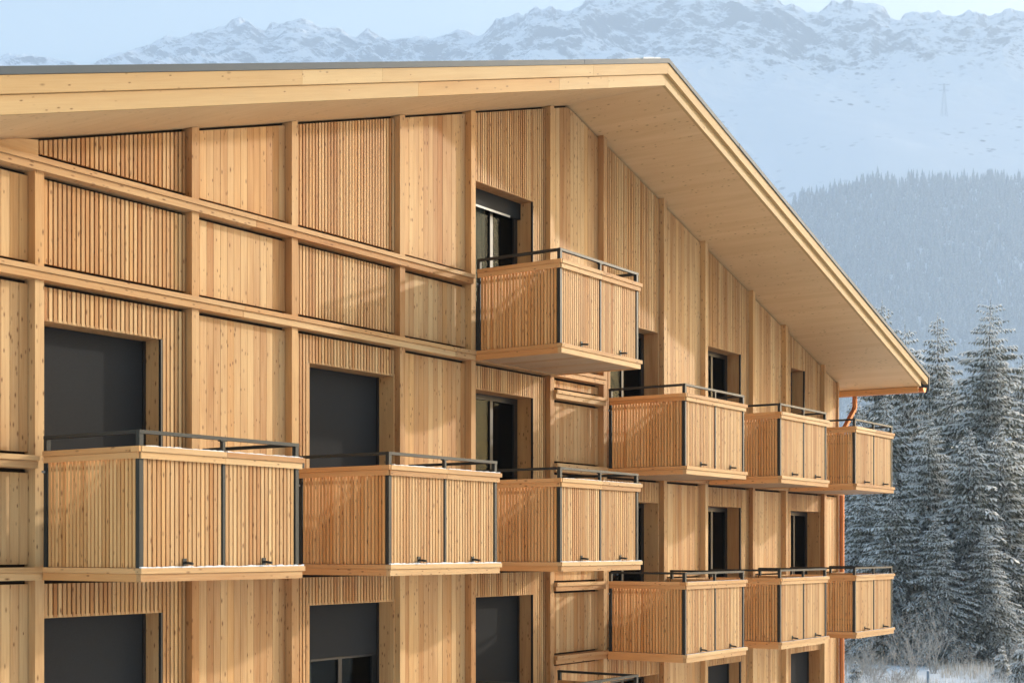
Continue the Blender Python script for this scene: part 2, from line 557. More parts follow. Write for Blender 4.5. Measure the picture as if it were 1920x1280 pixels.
def make_pylon():
    px, fw = 1770, 3650
    z, _ = terrain(np.array([px]), np.array([fw]))
    x, y = ray(px, fw)
    z0 = float(z[0]) - 1
    t = thing('power_pylon', (x, y, z0), 'faint grey lattice power pylon on the snowy slope above the forest', 'pylon')
    b = MB(False)
    hh = (HY - 112) / F_PX * fw - z0
    hh = min(max(hh, 30), 85)
    R_ = np.array([SA, -CA]); 
    def P(u, w_, h_):
        return (x + u * R_[0] + w_ * CA, y + u * R_[1] + w_ * SA, z0 + h_)
    for u in (-1, 1):
        for w_ in (-1, 1):
            b.tube([P(u * 7, w_ * 7, 0), P(u * 2.2, w_ * 2.2, hh * .7), P(u * 1.2, w_ * 1.2, hh)], 0.28, 4)
    for i in range(7):
        h0, h1 = hh * i / 7.5, hh * (i + 1) / 7.5
        r0, r1 = 7 - 5.2 * i / 7.5, 7 - 5.2 * (i + 1) / 7.5
        for w_ in (-1, 1):
            b.tube([P(-r0, w_ * r0, h0), P(r1, w_ * r1, h1)], 0.14, 3)
            b.tube([P(r0, w_ * r0, h0), P(-r1, w_ * r1, h1)], 0.14, 3)
    b.build('mast', M['zinc'], t)
    a = MB(False)
    for hr, ln in ((0.80, 12), (0.97, 15)):
        a.tube([P(-ln, 0, hh * hr), P(ln, 0, hh * hr)], 0.3, 4)
        a.tube([P(-ln, 0, hh * hr), P(0, 0, hh * hr + 3)], 0.3, 3)
        a.tube([P(ln, 0, hh * hr), P(0, 0, hh * hr + 3)], 0.3, 3)
    a.build('cross_arm', M['zinc'], t)


make_pylon()

# ================================================================== the building
GZ = -H / S                          # ground in building units
WL, WR = 6.58, 25.82                 # ends of the gable wall
PER = 3.113
PA = [7.66 + PER * i for i in range(6)]       # posts left of a window bay
PB = [9.414 + PER * i for i in range(6)]      # posts right of a window bay
PWID = 0.09
FL = [2.36, -0.155, -2.67]           # floors, left half
FR = [1.10, -1.41, -3.93]            # floors, right half

bld = thing('apartment_building', (RIDGE_X * S, 10 * S, 0),
            'larch clad apartment house with wide gable roof and slatted balconies', 'building')

# window openings: x0, x1, floor, content, strip at the right jamb
OPEN = []
for f in FL[1:]:
    OPEN.append((7.80, 9.11, f, 'blind' , True))
OPEN.append((11.125, 12.51, FL[1], 'blind', False))
OPEN.append((11.125, 12.51, FL[2], 'half', False))
OPEN.append((14.06, 15.35, FL[0], 'boxed', True))
OPEN.append((14.06, 15.35, FL[1], 'door', True))
OPEN.append((14.06, 15.35, FL[2], 'blind', True))
for f in FR:
    OPEN.append((17.318, 18.72, f, 'curtained' if f > 0 else 'door', False))
    OPEN.append((20.30, 21.56, f, 'door' if f > -3 else 'blind', True))
OPEN.append((23.60, 24.233, FR[0], 'door', True))
OPEN.append((23.60, 24.94, FR[1], 'door', False))
OPEN.append((23.60, 24.94, FR[2], 'blind', False))
WTOP, SLAT_Y, PLANK_Y, BACK_Y, PANE_Y = 2.085, 10.075, 10.09, 10.14, 10.325


def bay_openings(x0, x1):
    return [o for o in OPEN if o[0] > x0 - 0.02 and o[1] < x1 + 0.02]


# --- ledges -----------------------------------------------------------------
LEDGES = []          # x0, x1, top z


def ledge(x0, x1, top):
    LEDGES.append((x0, x1, top))
    b = MB()
    n = max(1, round((x1 - x0) / 3.1))
    for i in range(n):
        a, c = x0 + (x1 - x0) * i / n, x0 + (x1 - x0) * (i + 1) / n - (0.004 if i < n - 1 else 0)
        b.box(a, c, 9.965, BACK_Y - .002, top - 0.108, top - 0.046)
        # sloping weather board on top, proud of the board below
        b.extrude_y([(a, top - 0.044), (c, top - 0.044), (c, top), (a, top)], 9.945, BACK_Y - .003)
    b.build('ledge', M['larch_x'], bld)


ledge(WL, 13.885, 3.262)
ledge(WL, PA[3] + 0.004, FL[0] - 0.005)
ledge(WL, PA[3] + 0.004, FL[1])
ledge(WL, PA[3] + 0.004, FL[2])
for f in FL[1:]:
    ledge(WL, PA[0] + .004, f + 0.93)
    for i in range(2):
        ledge(PB[i] + PWID - .004, PA[i + 1] + .004, f + 0.93)
for f in FR:
    ledge(PB[2] + PWID - .004, WR, f + 0.012)
    for i in range(2, 5):
        if i == 2 and f > 3:
            continue
        ledge(PB[i] + PWID - .004, PA[i + 1] + .004, f + 0.965)
    ledge(PB[5] + PWID - .004, WR, f + 0.965 if f < 0 else f + 0.95)


def vertical_runs(x0, x1, gap=True):
    """free height ranges between the ledges that cross the bay x0..x1"""
    xm = (x0 + x1) / 2
    cuts = sorted([l[2] for l in LEDGES if l[0] < xm < l[1]])
    lo = GZ - 0.05
    runs = []
    for c in cuts:
        runs.append((lo, c - 0.108 - (0.034 if gap else 0)))
        lo = c + (0.024 + max(0, c) * .013 if gap else 0)
    runs.append((lo, None))
    return [r for r in runs if r[1] is None or r[1] - r[0] > 0.05]


# --- posts -----------------------------------------------------------------
for x in PA + PB:
    b = MB()
    for lo, hi in vertical_runs(x - .001, x + .001 + PWID, gap=False):
        if hi is None and x == PA[0]:
            continue
        if hi is None:
            b.prism(x, x + PWID, 10.0, BACK_Y - .004, (lo, lo), (soffit(x) - .004, soffit(x + PWID) - .004))
        else:
            b.box(x, x + PWID, 10.0, BACK_Y - .004, lo, hi)
    b.build('timber_post', M['larch_z'], bld)


# --- panels ------------------------------------------------------------------
def panel(x0, x1, pitch, gapw, yf, thick, name):
    b = MB()
    ops = bay_openings(x0, x1) if name == 'slat_panel' else []
    n = max(1, round((x1 - x0) / pitch))
    p = (x1 - x0) / n
    for i in range(n):
        a, c = x0 + i * p + gapw / 2, x0 + (i + 1) * p - gapw / 2
        xm = (a + c) / 2
        jy = random.uniform(-.0015, .0015)
        for lo, hi in vertical_runs(x0, x1):
            segs = [(lo, hi)]
            for o in ops:
                if o[0] - .012 < xm < o[1] + .012:
                    z0, z1 = o[2] - 0.02, o[2] + WTOP
                    ns = []
                    for (s0, s1) in segs:
                        top = s1 if s1 is not None else 99
                        if z1 <= s0 or z0 >= top:
                            ns.append((s0, s1)); continue
                        if z0 - s0 > .03:
                            ns.append((s0, z0))
                        if top - z1 > .02:
                            ns.append((z1, s1))
                    segs = ns
            for (s0, s1) in segs:
                if s1 is None:
                    if min(soffit(a), soffit(c)) - 0.03 - s0 < .02:
                        continue
                    b.prism(a, c, yf + jy, yf + thick + jy, (s0, s0), (soffit(a) - .028, soffit(c) - .028))
                else:
                    s1 = min(s1, soffit(a) - .028, soffit(c) - .028)
                    if s1 - s0 > 0.02:
                        b.box(a, c, yf + jy, yf + thick + jy, s0, s1)
    b.build(name, M['larch_z'], bld)


for i in range(6):
    panel(PA[i] + PWID + .004, PB[i] - .004, 0.0487, 0.0165, SLAT_Y, 0.028, 'slat_panel')
panel(WL + .02, PA[0] - .004, 0.09, 0.004, PLANK_Y, 0.026, 'plank_panel')
for i in range(5):
    panel(PB[i] + PWID + .004, PA[i + 1] - .004, 0.09, 0.004, PLANK_Y, 0.026, 'plank_panel')
panel(PB[5] + PWID + .004, WR - .02, 0.09, 0.004, PLANK_Y, 0.026, 'plank_panel')
b = MB()          # wedge board where the top ledge meets the soffit
b.prism(WL + .02, PA[0] + PWID, SLAT_Y, SLAT_Y + .03, (3.24, 3.24), (max(3.245, soffit(WL + .02) - .02), soffit(PA[0] + PWID) - .02))
b.build('wedge_board', M['larch_x'], bld)

# --- dark wall behind, with the openings cut -----------------------------------
b = MB()
edges = sorted(set([WL, WR, RIDGE_X] + [o[0] for o in OPEN] + [o[1] for o in OPEN]))
for x0, x1 in zip(edges[:-1], edges[1:]):
    xm = (x0 + x1) / 2
    cuts = sorted([(o[2] - 0.02, o[2] + WTOP) for o in OPEN if o[0] < xm < o[1]])
    lo = GZ - .3
    for c0, c1 in cuts:
        if c0 > lo:
            b.box(x0, x1, BACK_Y, 10.30, lo, c0)
        lo = c1
    b.prism(x0, x1, BACK_Y, 10.30, (lo, lo), (soffit(x0) - .002, soffit(x1) - .002))
b.build('wall', M['black'], bld)
b = MB()
for side in (WL, WR - 0.12):
    n = 150
    for i in range(n):
        y0, y1 = 10.142 + (25 - 10.142) * i / n, 10.142 + (25 - 10.142) * (i + 1) / n - .004
        b.box(side - (0.03 if side == WL else -.12), side + (0 if side == WL else .15), y0, y1, GZ - .3, soffit(WL) - .004)
pts = [(WL, GZ - .3), (WR, GZ - .3), (WR, soffit(WR) - .002), (RIDGE_X, soffit(RIDGE_X) - .002), (WL, soffit(WL) - .002)]
b.extrude_y(pts, 25.0, 25.2)
b.build('plank_wall', M['larch_z'], bld)
for x in (WL - .03, WR - .02):      # corner boards of the gable
    b = MB()
    b.prism(x, x + .05, 10.06, 10.139, (GZ - .3, GZ - .3), (soffit(x) - .004, soffit(x + .05) - .004))
    b.build('corner_board', M['larch_z'], bld)



# --- windows -----------------------------------------------------------------
def window(o):
    x0, x1, fl, kind, strip = o
    z0, z1 = fl - 0.02, fl + WTOP
    yb = PANE_Y
    b = MB()          # lining of the opening
    b.box(x1 - .001, x1 + .022, SLAT_Y + .034 if strip else SLAT_Y + .004, yb, z0, z1 + .02)
    b.box(x0 - .022, x0 + .001, SLAT_Y + .006, yb, z0, z1 + .02)
    b.box(x0 + .001, x1 - .001, SLAT_Y + .006, yb, z1 - .004, z1 + .02)
    b.box(x0 + .001, x1 - .001, SLAT_Y - .03, yb, z0 - .02, z0 + .012)
    wn = b.build('window', M['larch_z'], bld)
    if strip:
        g = MB()
        g.box(x1 - .006, x1 + .018, SLAT_Y + .002, SLAT_Y + .033, z0 + .012, z1 - .004)
        g.build('guide_rail', M['frame'], wn)
    fr = MB()
    fw_ = 0.055
    yf0, yf1 = yb - .006, yb + .05
    fr.box(x0 + .001, x0 + fw_, yf0, yf1, z0 + .012, z1 - .005)
    fr.box(x1 - fw_ - .03, x1 - .002, yf0, yf1, z0 + .012, z1 - .005)
    fr.box(x0 + fw_, x1 - fw_ - .03, yf0, yf1, z1 - .075, z1 - .005)
    fr.box(x0 + fw_, x1 - fw_ - .03, yf0, yf1, z0 + .012, z0 + .07)
    xm = x0 + (x1 - x0) * 0.55
    if x1 - x0 > 0.8:
        fr.box(xm - .03, xm + .03, yf0 + .004, yf1, z0 + .07, z1 - .075)
    fr.build('frame', M['frame'], wn)
    pn = MB()
    pn.box(x0 + .05, x1 - .08, yb + .016, yb + .024, z0 + .06, z1 - .07)
    pn.build('pane', M['glass'], wn)
    if kind in ('blind', 'half'):
        bl = MB()
        zb = z0 + .014 if kind == 'blind' else fl + 1.47
        bl.box(x0 + .004, x1 - .004, yb - .018, yb - .011, zb + .02, z1 - .008)
        bl.build('blind', M['blind'], wn)
        for gx in (x0 + .001, x1 - .031):
            gr = MB(); gr.box(gx, gx + .03, yb - .04, yb - .0255, z0 + .014, z1 - .006); gr.build('guide_rail', M['frame'], wn)
        br = MB()
        br.box(x0 + .004, x1 - .004, yb - .024, yb - .0075, zb, zb + .022)
        br.build('bottom_rail', M['frame'], wn)
    if kind == 'boxed':
        bx = MB()
        bx.box(x0 + .002, x1 - .002, yb - .055, yb - .008, z1 - .21, z1 - .006)
        bx.build('blind_box', M['box'], wn)
        st = MB()
        st.box(x0 + .002, x1 - .25, yb - .062, yb - .056, z1 - .232, z1 - .205)
        st.build('trim_strip', M['alu'], wn)
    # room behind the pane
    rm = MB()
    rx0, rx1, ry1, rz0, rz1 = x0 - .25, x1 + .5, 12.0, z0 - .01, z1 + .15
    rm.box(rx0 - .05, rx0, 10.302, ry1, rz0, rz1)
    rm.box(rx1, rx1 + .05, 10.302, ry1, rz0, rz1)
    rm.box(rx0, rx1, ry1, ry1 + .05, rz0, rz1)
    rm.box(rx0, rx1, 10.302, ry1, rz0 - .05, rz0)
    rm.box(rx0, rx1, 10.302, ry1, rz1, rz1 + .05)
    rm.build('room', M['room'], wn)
    if kind in ('boxed', 'curtained', 'half'):
        c = MB()
        c0, c1 = (x0 + .03, x0 + .64) if kind == 'boxed' else ((x0 + .02, x0 + .22) if kind == 'curtained' else (x0 + .1, x0 + .35))
        n = 28
        for i in range(n):
            a, d = c0 + (c1 - c0) * i / n, c0 + (c1 - c0) * (i + 1) / n
            ya, yd = yb + .07 + .022 * math.sin(i * 1.3), yb + .07 + .022 * math.sin((i + 1) * 1.3)
            k = len(c.v)
            c.v += [(a, ya, z0 + .03), (d, yd, z0 + .03), (d, yd, z1), (a, ya, z1),
                    (a, ya + .004, z0 + .03), (d, yd + .004, z0 + .03), (d, yd + .004, z1), (a, ya + .004, z1)]
            c.face([k, k + 1, k + 2, k + 3], .5); c.face([k + 7, k + 6, k + 5, k + 4], .5)
        c.build('curtain', M['curtain'], wn)


for o in OPEN:
    window(o)


# --- balconies ---------------------------------------------------------------
def balcony(xl, fl, snow=0.0):
    xr = xl + 1.85                 # outer faces of the corner posts
    xl = xl + 0.012
    yf, yw = 8.772, 9.935
    zc = fl + 0.965                # top of the parapet cap
    base = MB()                    # floor plate with its two-tier edge
    base.box(xl - .004, xr + .024, yf - .02, yf + .03, fl - .108, fl - .046, mat=0)
    base.box(xl - .012, xr + .046, yf - .036, yf + .034, fl - .044, fl, mat=0)
    base.box(xl - .003, xl + .04, yf + .031, yw + .02, fl - .108, fl - .046, mat=1)
    base.box(xl - .011, xl + .04, yf + .035, yw + .01, fl - .044, fl, mat=1)
    base.box(xr - .02, xr + .023, yf + .031, yw + .02, fl - .108, fl - .046, mat=1)
    base.box(xr - .02, xr + .045, yf + .035, yw + .01, fl - .044, fl, mat=1)
    n = 12
    for i in range(n):             # boards, seen from below and above
        a, c = xl + .041 + (xr - xl - .062) * i / n, xl + .041 + (xr - xl - .062) * (i + 1) / n - .002
        base.box(a, c, yf + .036, yw + .02, fl - .100, fl - .078, mat=2)
    base.box(xl + .041, xr - .021, yf + .036, yw + .02, fl - .077, fl - .012, mat=2)
    bal = base.build('balcony', [M['larch_x'], M['larch_y_fill'], M['deck']], bld)

    zs0, zs1 = fl + .006, zc - .09
    def slats_x(a0, a1):
        b = MB(); n = max(1, round((a1 - a0) / .0475)); p = (a1 - a0) / n
        for i in range(n):
            b.box(a0 + i * p + .007, a0 + (i + 1) * p - .007, yf + .012, yf + .030, zs0, zs1)
        b.build('slat_panel', M['larch_z'], bal)
    xm = (xl + xr) / 2 - .012
    slats_x(xl + .046, xm - .004)
    slats_x(xm + .034, xr - .046)
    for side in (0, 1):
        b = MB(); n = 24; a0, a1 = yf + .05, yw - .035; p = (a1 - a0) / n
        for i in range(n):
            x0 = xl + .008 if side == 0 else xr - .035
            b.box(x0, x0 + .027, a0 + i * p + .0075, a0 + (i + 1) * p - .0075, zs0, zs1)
        b.build('slat_panel', M['slat_side_fill'], bal)
    # steel frame: posts, inner rails that carry the slats
    for (x, y, wx, wy, z0, top) in ((xl, yf, .042, .042, fl - .0, zc + .13), (xr - .042, yf, .042, .042, fl, zc + .13),
                                (xm, yf + .003, .03, .035, fl, zc + .13),
                                (xl, yw - .03, .042, .04, fl - .10, zc + .13), (xr - .042, yw - .03, .042, .04, fl - .1, zc + .13)):
        b = MB(); b.box(x, x + wx, y, y + wy, z0 + .001, top)
        b.build('steel_post', M['steel'], bal)
    for z in (fl + .10, zc - .16):
        for q in ((xl + .043, xm - .001, yf + .031, yf + .040), (xm + .031, xr - .043, yf + .031, yf + .040),
                  (xl + .0355, xl + .0425, yf + .043, yw - .031), (xr - .0425, xr - .0355, yf + .043, yw - .031)):
            b = MB()
            b.box(*q, z, z + .03)
            b.build('slat_carrier', M['steel'], bal)
    # wooden cap, notched round the posts (butted between them)
    cap = MB()
    zb = zc - .098
    for (a, c) in ((xl + .002, xm + .012), (xm + .015, xr + .024)):
        cap.box(a, c, yf - .02, yf - .002, zb, zc - .046)
    for (a, c) in ((xl - .004, xm + .012), (xm + .015, xr + .046)):
        cap.box(a, c, yf - .036, yf + .068, zc - .044, zc)
    for side in (0, 1):
        s = -1 if side == 0 else 1
        xo = xl if side == 0 else xr
        cap.box(min(xo + s * .001, xo + s * .019), max(xo + s * .001, xo + s * .019), yf - .001, yw - .01, zb, zc - .046, mat=1)
        cap.box(min(xo - s * .06, xo + s * .03), max(xo - s * .06, xo + s * .03), yf + .069, yw - .012, zc - .044, zc, mat=1)
        if side == 0:
            cap.box(xl - .03, xl - .005, yf - .03, yf + .068, zc - .044, zc, mat=1)
    cap.build('parapet_cap', [M['larch_x'], M['larch_y_fill']], bal)
    # handrail
    r = MB(); zr = zc + .13
    r.box(xl - .002, xr + .002, yf - .004, yf + .038, zr - .029, zr)
    r.box(xl - .001, xl + .044, yf + .047, yw + .012, zr - .029, zr)
    r.box(xr - .044, xr + .001, yf + .047, yw + .012, zr - .029, zr)
    r.box(xm - .022, xm + .052, yf - .002, yf + .04, zr - .038, zr - .030)
    r.build('handrail', M['steel'], bal)
    # drain spouts
    for x in ((xl + xm) / 2 + .03, (xm + xr) / 2 + .03):
        b = MB()
        z = fl + .045
        b.tube([(x, yf + .03, z), (x, yf - .085, z - .012)], .0115, 8)
        b.box(x - .02, x + .02, yf + .003, yf + .011, z - .03, z + .03)
        b.build('drain_spout', M['steel'], bal)
    # wall bracket bolt
    b = MB(); b.tube([(xl - .02, yw, zc - .17), (xl + .001, yw, zc - .17)], .012, 6)
    b.build('bolt', M['alu'], bal)
    if snow > 0:
        def drift(x0, x1, y0, y1, z, h):
            sn = MB()
            n = max(4, int((x1 - x0) / .035))
            top = [h * (.35 + random.random() * .9) * (0 if random.random() > snow + .35 else 1) + .001 for _ in range(n + 1)]
            for i in range(n):
                a, c = x0 + (x1 - x0) * i / n, x0 + (x1 - x0) * (i + 1) / n
                sn.prism(a, c, y0 + random.uniform(0, .004), y1, (z, z), (z + top[i], z + top[i + 1]), .5)
            sn.build('snow', M['snow'], bal)
        drift(xl - .004, xr + .04, yf - .03, yf - .0035, fl + .0005, .013 * snow)
        drift(xl + .05, xm - .004, yf - .022, yf + .06, zc + .0005, .009 * snow)
        drift(xm + .034, xr + .035, yf - .022, yf + .06, zc + .0005, .009 * snow)


X0 = 7.69
balcony(X0, FL[1], 1.0)
balcony(X0 + PER, FL[1], 1.0)
balcony(X0 + 2 * PER, FL[1], 0.7)
balcony(X0 + 2 * PER, FL[0], 0.15)
balcony(X0 + 2 * PER, FL[2], 0.7)
for i in (3, 4, 5):
    balcony(X0 + PER * i, FR[0], 0.0)
    balcony(X0 + PER * i, FR[1], 0.2)


# --- roof ---------------------------------------------------------------------
def chevron(b, y0, y1, d0, d1, half, tone=None, mat=0, split=True):
    """two slabs following the roof slope between heights soffit+d0 and soffit+d1"""
    zr0, zr1 = soffit(RIDGE_X) + d0, soffit(RIDGE_X) + d1
    for s in (-1, 1):
        n = 4 if split else 1
        cuts = [0.0] + sorted(random.uniform(.12, .9) for _ in range(n - 1)) + [1.0]
        for u0, u1 in zip(cuts[:-1], cuts[1:]):
            xa, xb = RIDGE_X + s * half * u0, RIDGE_X + s * half * u1
            if s < 0:
                xa, xb = xb, xa
            k = 0.0012 if split else 0
            b.prism(xa + k, xb - k, y0, y1, (soffit(xa) + d0, soffit(xb) + d0), (soffit(xa) + d1, soffit(xb) + d1), tone, mat)


HALF = 10.05
Y_F = 8.635
rb = MB()
chevron(rb, Y_F + .05, 25.6, 0.10, 0.262, HALF, split=False)
roof = rb.build('roof', M['zinc'], bld)
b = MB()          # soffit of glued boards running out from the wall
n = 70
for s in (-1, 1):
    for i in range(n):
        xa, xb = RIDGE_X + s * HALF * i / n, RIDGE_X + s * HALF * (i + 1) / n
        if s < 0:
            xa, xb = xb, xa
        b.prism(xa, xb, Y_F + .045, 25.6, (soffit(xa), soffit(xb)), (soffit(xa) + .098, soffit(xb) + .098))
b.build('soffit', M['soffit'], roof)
b = MB()
chevron(b, Y_F, Y_F + .044, 0.0, 0.138, HALF)
b.build('fascia_board', M['spruce_x'], roof)
b = MB()
chevron(b, Y_F - .045, Y_F + .043, 0.141, 0.272, HALF + .28)
b.build('fascia_board', M['spruce_x'], roof)
b = MB()          # sheet metal verge
for s in (-1, 1):
    n = 5
    for i in range(n):
        xa, xb = RIDGE_X + s * (HALF + .33) * i / n, RIDGE_X + s * (HALF + .33) * (i + 1) / n
        if s < 0:
            xa, xb = xb, xa
        j = random.uniform(-.003, .003)
        b.prism(xa, xb, Y_F - .062 + j, Y_F + .2, (soffit(xa) + .274, soffit(xb) + .274), (soffit(xa) + .332, soffit(xb) + .332))
        b.prism(xa, xb, Y_F + .2, 25.6, (soffit(xa) + .274, soffit(xb) + .274), (soffit(xa) + .318, soffit(xb) + .318))
for s in (-1, 1):
    xe = RIDGE_X + s * (HALF + .33)
    b.box(min(xe, xe - s * .03), max(xe, xe - s * .03), Y_F - .058, 25.6, soffit(xe) + .03, soffit(xe) + .273)
b.build('metal_edge', M['zinc'], roof)
for s in (-1, 1):  # snow lying on the roof
    b = MB()
    n = 60
    for i in range(n):
        xa, xb = RIDGE_X + s * (HALF + .2) * i / n, RIDGE_X + s * (HALF + .2) * (i + 1) / n
        if s < 0:
            xa, xb = xb, xa
        h = .002 + .016 * vnoise(np.array([xa * 1.7]), np.array([2.0]), 4)[0] if s < 0 else .0
        if RIDGE_X - 1.0 < xa <= RIDGE_X and s < 0:
            h += .028 * (1 - abs(xa + .35 - RIDGE_X) / 1.0)
        b.prism(xa, xb, Y_F + .02 + random.uniform(0, .05), 25.5, (soffit(xa) + .320, soffit(xb) + .320), (soffit(xa) + .334 + h, soffit(xb) + .334 + h))
    b.build('snow', M['snow'], roof)
for s in (-1, 1):  # board along the eaves under the soffit
    b = MB()
    xe = RIDGE_X + s * HALF
    b.box(min(xe, xe - s * .035), max(xe, xe - s * .035), Y_F + .046, 25.6, soffit(xe) - .10, soffit(xe) + .0)
    b.build('eave_board', M['larch_y_fill'], roof)
for s in (-1, 1):  # half-round copper gutter
    b = MB()
    xg, zg, rg = RIDGE_X + s * (HALF + .13), soffit(RIDGE_X + HALF) - .015, .085
    pts = []
    for i in range(9):
        an = math.pi + math.pi * i / 8
        pts.append((xg + rg * math.cos(an), zg + rg * math.sin(an)))
    for i in range(8, -1, -1):
        an = math.pi + math.pi * i / 8
        pts.append((xg + (rg - .008) * math.cos(an), zg + (rg - .008) * math.sin(an)))
    b.extrude_y(pts, Y_F - .02, 25.6)
    b.extrude_y(pts[:9], Y_F - .03, Y_F - .021)
    b.tube([(xg + s * rg, Y_F - .03, zg), (xg + s * rg, 25.6, zg)], .012, 6)
    b.build('gutter', M['copper'], roof)
b = MB()          # copper downpipe with its swan neck
xg, zg = RIDGE_X + HALF + .10, soffit(RIDGE_X + HALF)
yp = 10.03
b.tube([(xg, 9.95, zg - .08), (xg, 9.95, zg - .29), (xg - .02, 9.96, zg - .36), (25.93, yp, zg - .80), (25.91, yp, zg - .88), (25.91, yp, GZ + .05)],
       .048, 12, cap=True)
for z in (2.2, .6, -1.0, -2.4):
    b.tube([(25.91, yp, z), (25.91, yp, z + .03)], .056, 12)
b.build('downpipe', M['copper'], bld, smooth=False)

# ================================================================== vegetation
def translucent(m, col, amount):
    t = m.node_tree
    tl = t.nodes.new('ShaderNodeBsdfTranslucent')
    t.links.new(col, tl.inputs['Color'])
    ms = t.nodes.new('ShaderNodeMixShader'); ms.inputs[0].default_value = amount
    t.links.new(t.nodes['Principled BSDF'].outputs[0], ms.inputs[1]); t.links.new(tl.outputs[0], ms.inputs[2])
    t.links.new(ms.outputs[0], t.nodes['Material Output'].inputs['Surface'])


def needle_mat():
    m, t, p, N, L = new_mat('spruce_needles')
    at = N('ShaderNodeAttribute'); at.attribute_name = 'tone'
    mx = N('ShaderNodeMix'); mx.data_type = 'RGBA'
    mx.inputs['A'].default_value = (0.05, 0.055, 0.04, 1); mx.inputs['B'].default_value = (0.27, 0.27, 0.22, 1)
    L(at.outputs['Fac'], mx.inputs['Factor']); L(mx.outputs['Result'], p.inputs['Base Color'])
    p.inputs['Roughness'].default_value = 0.8
    translucent(m, mx.outputs['Result'], 0.3)
    return m


def frost_mat():
    m, t, p, N, L = new_mat('snow_on_twigs')
    at = N('ShaderNodeAttribute'); at.attribute_name = 'tone'
    mx = N('ShaderNodeMix'); mx.data_type = 'RGBA'
    mx.inputs['A'].default_value = (0.76, 0.765, 0.75, 1); mx.inputs['B'].default_value = (0.90, 0.905, 0.92, 1)
    L(at.outputs['Fac'], mx.inputs['Factor']); L(mx.outputs['Result'], p.inputs['Base Color'])
    p.inputs['Roughness'].default_value = 0.8
    translucent(m, mx.outputs['Result'], 0.5)
    return m


M['needle'] = needle_mat()
M['frost'] = frost_mat()
M['bark'] = simple('spruce_bark', (0.085, 0.065, 0.05), 0.9, 0, 0.2, 0.4, 6)
M['twig'] = simple('frosted_twig', (0.40, 0.375, 0.35), 0.9, 0, 0.2, 0.55, 9)


def crown_mesh(Ht, Rb, seed, bare=0.06, frost=0.55, step=0.15):
    """drooping whorls of spruce branches: needle tufts hanging from every branch, snow lying on it"""
    r = np.random.default_rng(seed)
    v, f, t, mi = [], [], [], []
    ts = 1.0

    def quad(p, a, b, tone, mat):
        k = len(v)
        a = a * ts; b = b * ts
        v.extend([p - b * .5, p + a * .55 - b * .42, p + a, p + a * .45 + b * .45])
        f.append((k, k + 1, k + 2, k + 3)); t.append(tone); mi.append(mat)
    z = Ht * bare
    while z < Ht * 0.978:
        u = z / Ht
        fr_ = min(1.35, frost + .50 + .6 * u)
        prof = Rb * (1 - u) ** 0.66 * (0.55 + 0.45 * min(1, (u + .03) / .16))
        nb = int(4 + 5 * (1 - u) + r.integers(0, 3))
        a0 = r.random() * 6.28
        for q in range(nb):
            az = a0 + 6.283 * q / nb + r.normal(0, .22)
            ln = max(.10, prof * (r.uniform(.35, 1.12) if u > .6 else r.uniform(.55, 1.15)))
            d = np.array([math.cos(az), math.sin(az), 0])
            side = np.array([-d[1], d[0], 0])
            rise = r.uniform(.02, .34) + .6 * max(0, u - .6) if u > .5 else r.uniform(-.30, .22)
            n = max(2, int(ln / step))
            lz = z + r.uniform(-.25, .25) * (1 - .5 * u)
            snowy = r.random() ** .6
            dr_ = r.uniform(.35, .75) * (1 - .75 * u)
            ts = min(1, .34 + (1 - u) * 3.2)
            for i in range(n):
                s = (i + .6) / n
                p = np.array([0, 0, lz]) + d * ln * s + np.array([0, 0, ln * (rise * s - dr_ * s ** 1.7)])
                wide = ts * (.12 + .46 * (1 - s) * min(1, ln / 1.6)) * (0.65 + .7 * r.random())
                for sg in (-1, 1, -1, 1):
                    # side twig: dark, hanging
                    q0 = p + side * sg * wide * r.uniform(.1, .9)
                    a = side * sg * r.uniform(.04, .16) + d * r.uniform(.03, .2) + np.array([0, 0, -r.uniform(.10, .34)])
                    b = d * r.uniform(.05, .12) + side * r.normal(0, .03)
                    quad(q0, a, b, r.random() ** 1.6, 0)
                    if r.random() < fr_ * snowy * 1.15:
                        q1 = q0 + np.array([0, 0, r.uniform(.02, .07)])
                        a = side * sg * r.uniform(.08, .26) + d * r.uniform(.02, .22) + np.array([0, 0, -r.uniform(.0, .28)])
                        b = d * r.uniform(.07, .17) - side * sg * r.uniform(0, .03) + np.array([0, 0, r.normal(0, .02)])
                        quad(q1, a, b, r.random() ** .7, 1)
                if r.random() < fr_ * snowy * 1.2:
                    a = d * r.uniform(.14, .30) + np.array([0, 0, r.uniform(-.10, .02)])
                    b = side * r.uniform(.05, .13)
                    quad(p + np.array([0, 0, .06]), a, b, r.random() ** .7, 1)
            # tip
            p = np.array([0, 0, lz]) + d * ln + np.array([0, 0, ln * (rise - dr_)])
            quad(p, d * .16 + np.array([0, 0, -.10]), side * .07, r.random(), 0 if r.random() > frost else 1)
        z += (.20 + .06 * max(0, u - .5) * 2) * r.uniform(.6, 1.35)
    ts = .8
    for k in range(18):      # leader
        p = np.array([0, 0, Ht * .945 + k * Ht * .0031])
        an = r.random() * 6.28
        quad(p, np.array([math.cos(an) * .09, math.sin(an) * .09, .10]), np.array([-math.sin(an), math.cos(an), 0]) * .05, r.random(), k % 2)
    return np.array(v), f, t, mi


def add_tree(name, x, y, Ht, cm, label, cat, group, rz, first):
    pass


PROTO = {}


